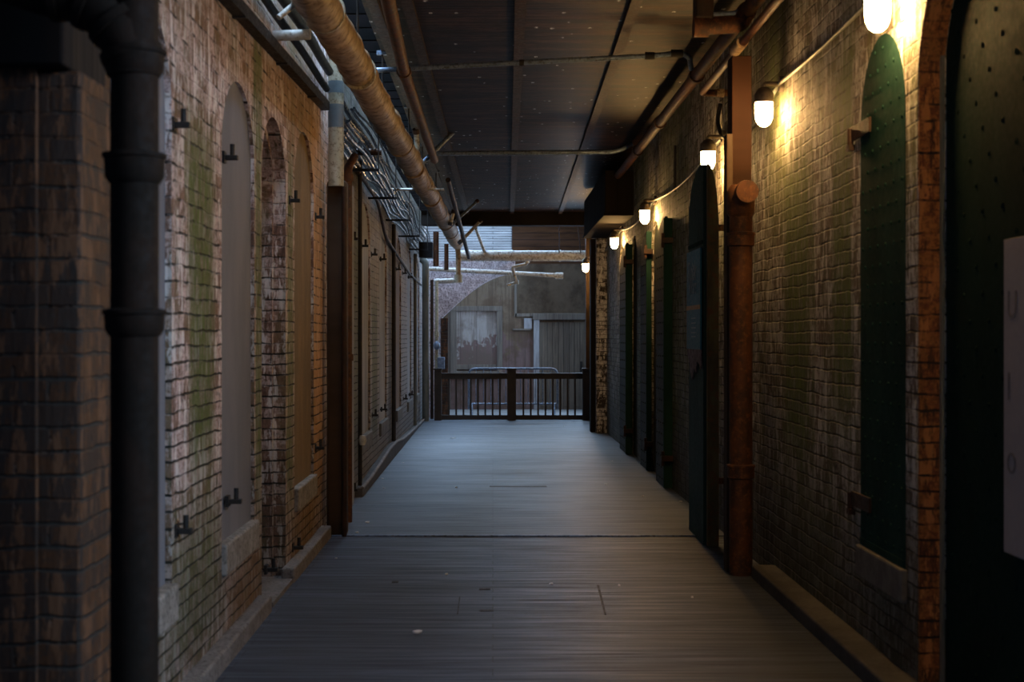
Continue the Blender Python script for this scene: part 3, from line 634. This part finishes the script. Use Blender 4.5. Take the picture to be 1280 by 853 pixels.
strut('diagonal strut pipe above the clapboard, nearer one', (566, 280), (596, 252), 23.6, 24.0, .025, 'galv')
strut('diagonal strut pipe in front of the clapboard, leaning right', (575, 303), (600, 277), 25.6, 25.8, .03)
strut('diagonal strut pipe in front of the clapboard, leaning left', (606, 316), (594, 284), 29.7, 28.9, .033)
# rusty sloping pipe under the ceiling
pipe('hanging_pipe', 'rusty pipe hung below the ceiling beside the lagged pipe', [(-.60, 6.0, 3.98), P(485, 0, 9.3), P(505, 90, 11.9), P(543, 200, 17.6)], .05, M['rust'], coll=[(P(505, 90, 11.9), (0, 1, .0), .062, .05)], corner=.05)
pipe('hanging_pipe', 'dark rusty pipe descending toward the far end of the lagged pipe', [P(560, 225, 20), P(586, 322, 26.2)], .035, M['rust_dark'])
# hanger rods
for x_, yt, yb_, Y_, wd in ((478, 50, 150, 12.5, 'nearest'), (447, 0, 60, 9.8, 'topmost'), (511, 125, 180, 15.4, 'middle'), (528, 160, 235, 18.5, 'next to the white upright strut'), (545, 200, 262, 21.5, 'farthest')):
    t = thing('hanger_rod', 'thin dark hanger rod holding the lagged pipe, %s' % wd, 'rod', (P(x_, 0, Y_).x, Y_, 3.6), 'hanger rods over the lagged pipe')
    xx = min(P(x_, 0, Y_).x, big(Y_).x + .16)
    mb = MB(); mb.cyl((xx, Y_, big(Y_).z), (xx, Y_, ZC + .02), .008, n=8); mb.build('rod', M['iron'], t)
    mb = MB(); mb.box(xx-.05, xx+.05, Y_-.02, Y_+.02, ZC - .03, ZC + .005); mb.build('ceiling_plate', M['galv'], t)
for x_, lb in ((699, 'thin rod hanging before the dark boards, left one'), (722, 'thin rod hanging before the dark boards, right one')):
    mb = MB(); mb.cyl(P(x_, 279, 28.8), P(x_ + (4 if x_ > 710 else 0), 316, 29.6), .012, n=8); tag(mb.build('hanger_rod', M['rust_dark']), lb, 'rod')
# transverse conduits
pipe('cross_conduit', 'nearer blue-grey conduit crossing under the ceiling', [P(452, 89, 12), P(600, 81, 12), P(812, 70, 12), P(852, 66, 12), P(862, 72, 12), P(864, 86, 12.2)], .022, M['galv'],
     coll=[(P(812, 70, 12), (1, 0, 0), .034, .04), (P(652, 78.5, 12), (1, 0, 0), .028, .02), (P(846, 67, 12), (1, 0, 0), .034, .05)], corner=.06, parts=[M['iron']])
pipe('cross_conduit', 'farther blue-grey conduit with upturned right end under the ceiling', [P(545, 192, 18), P(650, 191, 18), P(770, 190, 18), P(791, 180, 18)], .030, M['galv'], coll=[(P(642, 191, 18), (1, 0, 0), .036, .02)], corner=.2)

# iron shutter pins on the left wall
pins = [(217, 150, 'high beside the near drain pipe'), (280, 192, 'upper left of the first grey blocked window'), (285, 622, 'lower left of the first grey blocked window'), (220, 658, 'low beside the near drain pipe'),
        (362, 247, 'just beyond the left doorway arch'), (394, 268, 'upper right of the brown blocked window'), (394, 557, 'lower right of the brown blocked window'), (366, 681, 'low beside the left doorway kerb'), (333, 708, 'at the foot of the left doorway'),
        (438, 296, 'behind the left timber post'), (452, 305, 'upper left of the first blue-grey window'), (464, 316, 'between two blue-grey windows, upper left'), (476, 322, 'between two blue-grey windows, upper right'), (495, 335, 'upper left of far brown window'),
        (503, 340, 'upper right of far brown window'), (511, 345, 'above the far sill, upper'), (465, 517, 'between two blue-grey windows, lower left'), (477, 510, 'between two blue-grey windows, lower right'), (504, 497, 'right of far brown window, lower'),
        (512, 492, 'above the far sill, lower'), (497, 555, 'near the far kerb, right'), (488, 562, 'near the far kerb, left'), (518, 534, 'last one above the far kerb'), (438, 610, 'low behind the left timber post')]
for px, py, wd in pins:
    Y_ = -XL*F/(CX-px); z_ = H + (CY-py)*Y_/F
    t = thing('shutter_pin', 'black iron shutter pin on left wall, ' + wd, 'hook', (XL, Y_, z_), 'iron shutter pins on the left wall')
    mb = MB(); mb.box(XL - .02, XL + .075, Y_ - .02, Y_ + .02, z_ - .035, z_ - .010, .003); mb.box(XL - .01, XL + .008, Y_-.035, Y_+.035, z_-.05, z_+.01); mb.build('bracket', M['iron'], t)
    mb = MB(); mb.cyl((XL + .045, Y_, z_ - .03), (XL + .045, Y_, z_ + .05), .013, n=10); mb.build('pin', M['iron'], t, True)

# ------------------------------------------------------------------ right side
# wall lamps
lamps = [(1623, -409, 3.27, 'first of the row, before the near iron doors'), (1097, 14, 6.84, 'nearest, over the riveted shutter'), (955, 140, 9.7, 'beside the orange timber post'), (885, 199, 12.1, 'behind the arched green door'), (806, 270, 17.2, 'fourth, above the far green doors'),
         (768, 303, 21.6, 'below the boxed duct'), (732, 334, 27.8, 'at the far end by the long crossing pipe')]
lamp_pos = []
def lamp(px, py, Y_, wd):
    c = P(px, py, Y_); r = .060; t = thing('wall_lamp', 'lit jar lamp on the right wall, ' + wd, 'lamp', (XR, Y_, c.z + .14), 'jar lamps along the right wall')
    lamp_pos.append(c)
    hgt = .125
    prof = [(.04, .07), (r, .065), (r, -.02), (r*.93, -.05), (r*.7, -.08), (r*.35, -.097), (.008, -.1)]
    mb = MB(); mb.lathe([(a_, h_) for a_, h_ in prof], c, 24); mb.build('globe', M['globe'], t, True)
    mb = MB(); mb.lathe([(r*1.12, .062), (r*1.15, .075), (r*1.1, .12), (r*.8, .15), (.03, .165), (.012, .17)], c, 24); mb.build('cap', M['lampmetal'], t, True)
    mb = MB(); mb.tube(bend([(c.x, Y_, c.z + .15), (c.x, Y_, c.z + .19), (XR, Y_, c.z + .19)], .04), .018, 12); mb.build('arm', M['lampmetal'], t, True)
    mb = MB(); mb.cyl((XR - .03, Y_, c.z + .19), (XR + .01, Y_, c.z + .19), .055, n=20); mb.build('wall_plate', M['lampmetal'], t, True)
for L in lamps: lamp(*L)
for i, (a_, c_) in enumerate(zip(lamp_pos[1:], lamp_pos[2:])):
    mb = MB(); n_ = 14; pts = []
    for j in range(n_+1):
        tt = j/n_; y_ = a_.y + (c_.y-a_.y)*tt
        pts.append((XR - .03, y_, (a_.z + (c_.z-a_.z)*tt) + .19 - (.12 if i else .03)*math.sin(PI*tt)*(1.2 if i == 1 else .8)))
    mb.tube(pts, .014, 10)
    tag(mb.build('lamp_conduit', M['greypipe'], None, True), ['sagging conduit from the nearest lamp to the lamp by the orange post', 'sagging conduit from the lamp by the orange post to the lamp behind the arched door', 'sagging conduit between the lamp behind the arched door and the fourth lamp', 'sagging conduit between the fourth lamp and the lamp below the duct', 'conduit running from the duct lamp to the farthest lamp'][i], 'conduit', 'conduits linking the wall lamps')
mb = MB(); mb.tube([(XR-.03, y_, lamp_pos[1].z + .19) for y_ in (6.8, 5.5, 4.35)], .014, 10); tag(mb.build('lamp_conduit', M['greypipe'], None, True), 'conduit running toward the viewer from the nearest lamp', 'conduit')

def rivets(mb, x, y0, y1, z0, z1, zfun, dy=.145, dz=.16, r=.011, side=-1):
    row = 0; z = z0
    while z < z1:
        y = y0 + .04 + (row % 3)*dy/3.0
        while y < y1 - .02:
            if z < zfun(y) - .05:
                bmesh.ops.create_uvsphere(mb.bm, u_segments=8, v_segments=5, radius=r, matrix=Matrix.Translation((x, y, z)) @ Matrix.Diagonal((.6, 1, 1, 1)))
            y += dy*1.0
        row += 1; z += dz/1.6
def archz(y0, y1, zs, za): return lambda y: zs + (za-zs)*math.sqrt(max(0, 1 - ((y-(y0+y1)/2)/((y1-y0)/2))**2))
# riveted shutter
t = thing('iron_shutter', 'dark green riveted arched iron shutter closed in the near right brick wall', 'shutter', (XR, 7.23, .58))
mb = MB(); mb.prism([(7.64, .58), (6.82, .58)] + arch(6.82, 7.64, 2.80, 3.23), 'x', XR - .004, XR + .06); mb.box(XR-.01, XR, 6.83, 7.63, .585, .62)
rivets(mb, XR - .006, 6.82, 7.64, .66, 3.2, archz(6.82, 7.64, 2.80, 3.23)); mb.build('leaf', M['green_iron'], t)
for zc_, px in ((1.7 + (420-165)*7.7/F, 0), (1.7 - (625-420)*7.7/F, 0)):
    mb = MB(); mb.box(XR - .018, XR - .004, 7.42, 7.80, zc_-.04, zc_+.04, .003); hs = mb.build('hinge_strap', M['rust_dark'], t)
    mb = MB(); mb.cyl((XR - .02, 7.80, zc_ - .08), (XR - .02, 7.80, zc_ + .03), .016, n=12); mb.box(XR-.035, XR+.01, 7.77, 7.83, zc_-.09, zc_-.06); mb.build('hinge_pin', M['rust_dark'], hs)
mb = MB(); mb.box(XR - .03, XR + .2, 6.80, 7.66, .415, .58, .01); struct(mb.build('window_10', M['stone_dark']), 'stone sill under the riveted shutter')
# near right door leaves
t = thing('iron_door', 'pair of tall dark green riveted iron door leaves at the right edge', 'door', (2.13, 5.6, 0))
mb = MB(); mb.box(2.105, 2.15, 5.79, 6.60, .02, 3.75)
rivets(mb, 2.103, 5.83, 6.60, .1, 3.6, lambda y: 9, dy=.24, dz=.19, r=.012); mb.build('leaf', M['green_door'], t)
mb = MB(); mb.box(2.085, 2.15, 4.4, 5.765, .02, 3.75)
rivets(mb, 2.083, 4.5, 5.75, .1, 3.6, lambda y: 9, dy=.24, dz=.19, r=.012); mb.build('leaf', M['green_door'], t)
mb = MB(); mb.box(2.12, 2.16, 5.76, 5.80, .02, 3.75); mb.build('meeting_strip', M['iron'], t)
t = thing('notice_board', 'off-white notice panel with faint grey letters on the near green door', 'sign', (2.07, 5.4, .8))
Ys = 5.74; mb = MB(); mb.box(2.062, 2.078, 4.75, Ys, H - (690-420)*Ys/F*1.0 , H + (420-300)*Ys/F, .003); mb.build('panel', M['sign_white'], t)
def text(s_, loc, size, mat, parent, rot, ext=.001, shear=0, name='lettering'):
    c_ = bpy.data.curves.new(name, 'FONT'); c_.body = s_; c_.size = size; c_.extrude = ext; c_.shear = shear
    tmp = bpy.data.objects.new(name, c_); COL.objects.link(tmp)
    bpy.context.view_layer.update()
    me = bpy.data.meshes.new_from_object(tmp.evaluated_get(bpy.context.evaluated_depsgraph_get()))
    bpy.data.objects.remove(tmp); bpy.data.curves.remove(c_)
    me.materials.clear(); me.materials.append(mat)
    o = bpy.data.objects.new(name, me); COL.objects.link(o); o.parent = parent
    o.location = Vector(loc) - Vector(parent.location); o.rotation_euler = rot; return o
RR = (PI/2, 0, -PI/2)       # faces -X, reading from far to near
for s_, py, sz in (('U', 398, .16), ('I', 500, .16), ('O', 592, .12)):
    text(s_, (2.060, 5.70, H + (CY-py)*5.66/F), sz, M['sign_grey'], t, RR)

# orange timber post and drain pipe
t = thing('timber_post', 'orange-brown square timber post rising to the ceiling behind the right drain pipe', 'post', (1.75, 10.35, 0))
mb = MB(); mb.box(1.722, 1.865, 10.24, 10.44, 0, 3.72, .008); mb.build('post', M['timber_orange'], t)
mb = MB(); mb.box(1.678, 1.722, 10.20, 10.34, 0, 3.15, .006); mb.build('cladding', M['timber'], t)
t = thing('drain_pipe', 'rusty cast iron drain pipe with round capped tee on the right post', 'pipe', (1.77, 10.1, 0))
xd, yd = 1.765, 10.12; zt = H + (CY-243)*yd/F
mb = MB(); mb.cyl((xd, yd, 0), (xd, yd, zt - .12), .082, n=28); mb.build('pipe', M['rust'], t, True)
mb = MB(); mb.lathe([(.082, -.14), (.098, -.12), (.10, .03), (.088, .06), (.07, .085), (.01, .09)], (xd, yd, zt - .02), 28); mb.build('tee_body', M['rust'], t, True)
mb = MB(); mb.cyl((xd + .01, yd - .17, zt), (xd + .01, yd, zt), .072, n=28); br = mb.build('branch', M['rust'], t, True); br.location = (0, 0, 0)
mb = MB(); mb.lathe([(.078, .03), (.082, 0), (.078, -.02), (.06, -.026), (.01, -.028)], (xd + .01, yd - .185, zt), 28, 'Y'); mb.build('end_cap', M['rust'], br, True)
for zc_ in (H + (CY-300)*yd/F, H + (CY-590)*yd/F):
    mb = MB(); mb.lathe([(.082, -.05), (.096, -.04), (.096, .03), (.102, .034), (.102, .05), (.082, .056)], (xd, yd, zc_), 28); mb.build('collar', M['rust'], t, True)
# overhead pipes right
PZ = 3.95
t = pipe('overhead_pipe', 'thick rusty pipe running along the top of the right wall', [(1.76, 4.5, PZ), (1.76, 19.95, PZ)], .052, M['rust'], coll=[((1.76, y_, PZ), (0, 1, 0), .068, .05) for y_ in (8.6, 9.9, 12.3, 15.0, 17.3)], corner=.01)
t = pipe('overhead_pipe', 'thinner cream-flecked pipe with elbow into the right wall', [(1.73, 4.5, 3.76), (1.745, 8.7, 3.76), (1.76, 12.0, 3.75), (1.98, 12.0, 3.75)], .030, M['rust'], coll=[((1.745, 10.1, 3.755), (0, 1, 0), .042, .16), ((1.74, 8.4, 3.76), (0, 1, 0), .038, .05), ((1.92, 12.0, 3.75), (1, 0, 0), .036, .03)], corner=.07, parts=[M['lagging']])
Yt = 9.85
pipe('branch_pipe', 'stubby rusty branch pipe projecting left under the ceiling', [P(872, 33, Yt), P(925, 30, Yt), (1.76, Yt, PZ)], .062, M['rust'], coll=[(P(876, 33, Yt), (1, 0, 0), .075, .05)], corner=.04)
pipe('branch_pipe', 'thin grey pipe lying on top of the stubby branch pipe', [P(887, 19, Yt), P(922, 17, Yt), P(940, 3, Yt)], .02, M['galv'], corner=.05)
mb = MB(); mb.box(P(868, 0, Yt).x, P(890, 0, Yt).x, Yt - .08, Yt + .08, P(0, 25, Yt).z, ZC + .003, .01); tag(mb.build('junction_box', M['rust_dark']), 'rusty box above the stubby branch pipe under the ceiling', 'box')
pipe('conduit', 'black conduit dropping down the wall to the lamp behind the arched door', [(XR - .02, 12.25, 3.7), (XR - .05, 12.25, 3.55), (XR - .02, 12.1, 3.35)], .018, M['iron'], corner=.1)
pipe('conduit', 'thin black conduit on the wall above the fourth lamp', [(XR - .02, 15.3, 3.75), (XR - .02, 15.3, 3.25)], .014, M['iron'])
# arched green door, opened out
t = thing('iron_door', 'arched green iron door folded open beyond the right post with a blue sign', 'door', (1.8, 11.6, 0))
zt_, zs_ = H + (CY-205)*11.5/F, H + (CY-292)*11.5/F
poly = [(1.825, .0), (1.735, .0)] + [(1.735, zt_)] + [(1.735 + .090*math.sin(i/10*PI/2), zs_ + (zt_-zs_)*math.cos(i/10*PI/2)) for i in range(1, 11)]
mb = MB(); mb.prism(poly, 'y', 11.48, 11.55); mb.build('edge_leaf', M['olive'], t)
pl = [(11.55, .0), (11.55, zt_), (11.75, zt_ + .02), (12.0, zt_ - .02), (12.25, zt_ - .12), (12.40, zt_ - .30), (12.40, .0)]
mb = MB(); mb.prism(pl, 'x', 1.71, 1.75); mb.build('leaf', M['green_leaf'], t)
mb = MB(); mb.box(1.70, 1.71, 11.56, 12.38, 2.45, 2.48); mb.build('batten', M['green_iron'], t)
mb = MB(); mb.box(1.82, 1.985, 11.5, 11.54, 2.55, 2.60); mb.box(1.82, 1.985, 11.5, 11.54, .5, .55); mb.build('hinge_arm', M['rust'], t)
t = thing('banner', 'tall teal-blue banner with slanted lettering and gold stripe on the arched door', 'sign', (1.69, 12.0, 1.3))
zT, zB = H + (CY-311)*11.7/F, H + (CY-437)*11.7/F
mb = MB(); mb.box(1.685, 1.70, 11.56, 12.36, zB, zT, .002); bp = mb.build('panel', M['sign_blue'], t)
zg = H + (CY-384)*11.7/F; mb = MB(); mb.box(1.682, 1.686, 11.56, 12.36, zg - .018, zg + .018); mb.build('stripe', M['sign_gold'], bp)
text('Rock', (1.681, 12.28, H + (CY-351)*12/F), .24, M['sign_text'], t, (PI/2 + 0, .0, -PI/2), shear=.3)
text('Wars', (1.681, 12.20, H + (CY-368)*12/F), .20, M['sign_text'], t, (PI/2, 0, -PI/2), shear=.3)
mb = MB()
for a_ in range(5):
    an = a_*2*PI/5; mb.box(1.681, 1.684, 11.95 + .05*math.cos(an) - .02, 11.95 + .05*math.cos(an) + .02, zT - .17 + .05*math.sin(an) - .015, zT - .17 + .05*math.sin(an) + .015)
mb.build('emblem', M['sign_text'], t)
mb = MB()
for j, py in enumerate((398, 404, 410, 416, 421)): z_ = H + (CY-py)*11.9/F; mb.box(1.682, 1.685, 11.8, 12.05, z_ - .004, z_ + .004)
mb.build('small_print', M['sign_text'], t)
mb = MB(); poly = [(11.56, zB), (11.56, zB - .16), (11.66, zB - .12), (11.78, zB - .10), (11.85, zB - .2), (11.95, zB - .16), (12.06, zB - .26), (12.16, zB - .22), (12.22, zB - .12), (12.36, zB - .05), (12.36, zB)]
mb.prism(poly, 'x', 1.69, 1.70); mb.build('torn_edge', M['torn'], t)

# far green shutters standing off the right wall
sh = [(15.7, 16.55, 'tall dark green iron shutter folded back, nearest of the far right three'), (17.75, 18.6, 'tall dark green iron shutter folded back, middle of the far right three'), (20.2, 21.3, 'tall dark green iron shutter folded back, farthest of the far right three')]
for (a_, b_, lb) in sh:
    xo = (1.90 if a_ != 17.75 else 1.93)
    t = thing('iron_shutter', lb, 'shutter', (xo, (a_+b_)/2, 0), 'far green shutters on the right wall')
    mb = MB(); q = [(b_, .02), (a_, .02), (a_, 3.02)] + [(a_ + (b_-a_)*math.sin(i/8*PI/2), 2.6 + .42*math.cos(i/8*PI/2)) for i in range(1, 9)]
    mb.prism(q, 'x', xo, xo + .03); rivets(mb, xo - .002, a_, b_, .1, 2.7, lambda y: 9, dy=.2, dz=.2, r=.012); mb.build('leaf', M['green_iron2'], t)
    mb = MB(); mb.box(xo - .015, XR, a_ - .02, a_ + .03, .02, 3.0); mb.build('stile', M['green_iron'], t)
    for z_ in (.32, 2.72):
        mb = MB(); mb.box(xo - .05, XR + .01, a_ - .10, a_ - .02, z_, z_ + .06, .004); mb.cyl((xo - .03, a_ - .06, z_ - .05), (xo - .03, a_ - .06, z_ + .11), .02, n=10); mb.build('hinge', M['rust_dark'], t)
for i, (a_, b_) in enumerate(((16.9, 17.75), (19.5, 20.3), (21.4, 22.2))):
    e = senv('window_%d' % (11 + i), (XR + .05, (a_+b_)/2, 0))
    mb = MB(); mb.prism([(b_, 0), (a_, 0)] + arch(a_, b_, 2.7, 3.1), 'x', XR + .03, XR + .1); mb.build('infill', M['green_iron2'], e)
# boxed duct
t = thing('duct_box', 'dark timber-boxed duct under the ceiling at the far right', 'duct', (1.78, 22.3, 3.4))
mb = MB(); mb.box(1.58, XR + .02, 20.0, 24.6, 3.42, 4.03, .01); mb.build('box', M['timber_dark'], t)
mb = MB(); mb.box(1.56, XR, 19.97, 24.62, 3.39, 3.43, .006); mb.build('bottom_board', M['timber_dark'], t)
mb = MB(); mb.box(1.74, 1.77, 19.97, 20.0, 3.42, 4.03); mb.build('corner_batten', M['timber_dark'], t)
# white brick pier and far post
mb = MB(); mb.box(1.80, XR + .02, 24.7, 25.4, -.05, ZC); struct(mb.build('wall_pier', M['brick_white']))
mb = MB(); mb.box(1.715, 1.798, 24.9, 25.2, .01, 3.4, .01); tag(mb.build('timber_post', M['timber_dark']), 'dark timber post beside the white brick pier', 'post')
mb = MB(); mb.box(1.86, 1.978, 28.42, 28.6, .01, 3.93, .01); tag(mb.build('timber_post', M['timber']), 'lamp-lit timber post right of the railing', 'post')

# ------------------------------------------------------------------ railing
Yr = 28.4; kr = Yr/F
rx = lambda px: (px-CX)*kr
rz = lambda py: H + (CY-py)*kr
t = thing('railing', 'low dark brown wooden railing across the far end', 'railing', (rx(640), Yr, 0))
for px0, px1 in ((543, 552), (634, 645), (728, 738)):
    mb = MB(); mb.box(rx(px0), rx(px1), Yr - .07, Yr + .07, .01, rz(463), .006); mb.box(rx(px0) - .012, rx(px1) + .012, Yr - .085, Yr + .085, rz(463), rz(460.5), .006); mb.build('post', M['rail'], t)
for px0, px1 in ((552, 634), (645, 728)):
    for y0_, y1_ in ((474, 468), (525, 519)):
        mb = MB(); mb.box(rx(px0) - .002, rx(px1) + .002, Yr - .035, Yr + .035, rz(y0_), rz(y1_), .005); mb.build('rail', M['rail'], t)
    mb = MB(); mb.box(rx(px0), rx(px1), Yr - .055, Yr + .055, rz(468.2), rz(466.6), .003); mb.build('cap_rail', M['rail'], t)
    n_ = 8
    for i in range(n_):
        xx = rx(px0 + (px1-px0)*(i+1)/(n_+1)); mb = MB(); mb.box(xx - .018, xx + .018, Yr - .018, Yr + .018, rz(519), rz(474)); mb.build('baluster', M['rail'], t)
# crowd barrier
Yg = 29.9; t = thing('crowd_barrier', 'galvanised steel crowd barrier standing behind the railing', 'barrier', ((640-CX)*Yg/F, Yg, -.06))
mb = MB(); mb.tube(bend([P(586, 512, Yg), P(586, 461, Yg), P(697, 461, Yg), P(697, 512, Yg)], .15), .022, 12); mb.build('frame', M['galv'], t, True)
mb = MB(); mb.tube([P(586, 505, Yg), P(697, 505, Yg)], .018, 10); mb.build('bottom_bar', M['galv'], t, True)
for i in range(11):
    x_ = 595 + i*9.3; mb = MB(); mb.cyl(P(x_, 505, Yg), P(x_, 461, Yg), .008, n=8); mb.build('bar', M['galv'], t)
for x_ in (590, 693):
    mb = MB(); mb.tube([P(x_, 505, Yg), Vector((P(x_, 0, Yg).x, Yg - .3, -.04))], .016, 8); mb.tube([P(x_, 505, Yg), Vector((P(x_, 0, Yg).x, Yg + .3, -.04))], .016, 8); mb.build('foot', M['galv'], t, True)
mb = MB(); mb.box(rx(646), rx(728), 29.0, 29.25, -.06, .03, .01); tag(mb.build('threshold_board', M['trim_blue']), 'pale board on the ground behind the railing', 'board')

# ------------------------------------------------------------------ litter and marks on the floor
def scrap(px, py, sz, lb, grp=None):
    Y_ = F*H/(py-CY); x_ = (px-CX)*Y_/F; z_ = .012 if Y_ > 12.04 else .002
    mb = MB(); n_ = 7; a0_ = random.uniform(0, 6); vs = []
    for i in range(n_):
        a = a0_ + i*2*PI/n_; r = sz*random.uniform(.5, 1.0); vs.append((x_ + r*math.cos(a), Y_ + r*math.sin(a)*1.3))
    mb.prism(vs, 'z', z_, z_ + .004)
    for v in mb.bm.verts: v.co.z += random.uniform(0, .006) if v.co.z > z_ + .001 else 0
    tag(mb.build('paper_scrap', M['paper']), lb, 'litter', grp)
scrap(522, 791, .035, 'largest white paper scrap on the near planks')
scrap(689, 731, .014, 'small white scrap in the middle of the near planks')
scrap(459, 655, .030, 'white scrap near the left edge of the grey ramp')
scrap(566, 549, .06, 'white scrap on the far left of the grey ramp')
for px, py in ((774, 733), (446, 668), (478, 600), (570, 611), (757, 607), (803, 622), (851, 629), (590, 553), (705, 534), (480, 612), (504, 580), (765, 578), (865, 748), (558, 719), (420, 699)):
    scrap(px, py, .012 if py > 670 else .020, 'tiny white speck of litter lying on the corridor floor', 'specks of litter on the floor')
# seams of the repaired floor boards
def seam(lb, x0, x1, y0, y1, z0=.001):
    mb = MB(); mb.box(x0, x1, y0, y1, z0 - .01, z0 + .0015); tag(mb.build('floor_gap', M['iron']), lb, 'gap')
def fy(py): return F*H/(py-CY)
def fx(px, py): return (px-CX)*fy(py)/F
mb = MB(); mb.prism([(fx(746, 732), fy(732)), (fx(749, 732), fy(732)), (fx(758, 769), fy(769)), (fx(755.5, 769), fy(769))], 'z', -.005, .0022); tag(mb.build('floor_gap', M['iron']), 'dark angled joint between two planks right of centre', 'gap')
mb = MB(); mb.box(fx(573.5, 750), fx(575, 750), fy(768), fy(746), -.005, .002); tag(mb.build('floor_gap', M['iron']), 'short straight joint between planks left of centre', 'gap')
seam('thin dark seam crossing the middle of the grey ramp', fx(612, 609), fx(683, 609), fy(610.2), fy(608.8), .0105)
for px, py, w_ in ((606, 737, 14), (608, 764, 18), (494, 728, 8), (733, 773, 0)):
    if w_: seam('small black slot in the near planks ' + {606: 'right of the short joint, upper', 608: 'right of the short joint, lower', 494: 'toward the left kerb'}[px], fx(px - w_/2, py), fx(px + w_/2, py), fy(py + 1), fy(py - 1))
mb = MB(); mb.box(-1.5, 1.9, 12.02, 12.045, -.01, .014, .003); struct(mb.build('trim_17', M['galv']), 'metal lip where the planks meet the grey ramp')
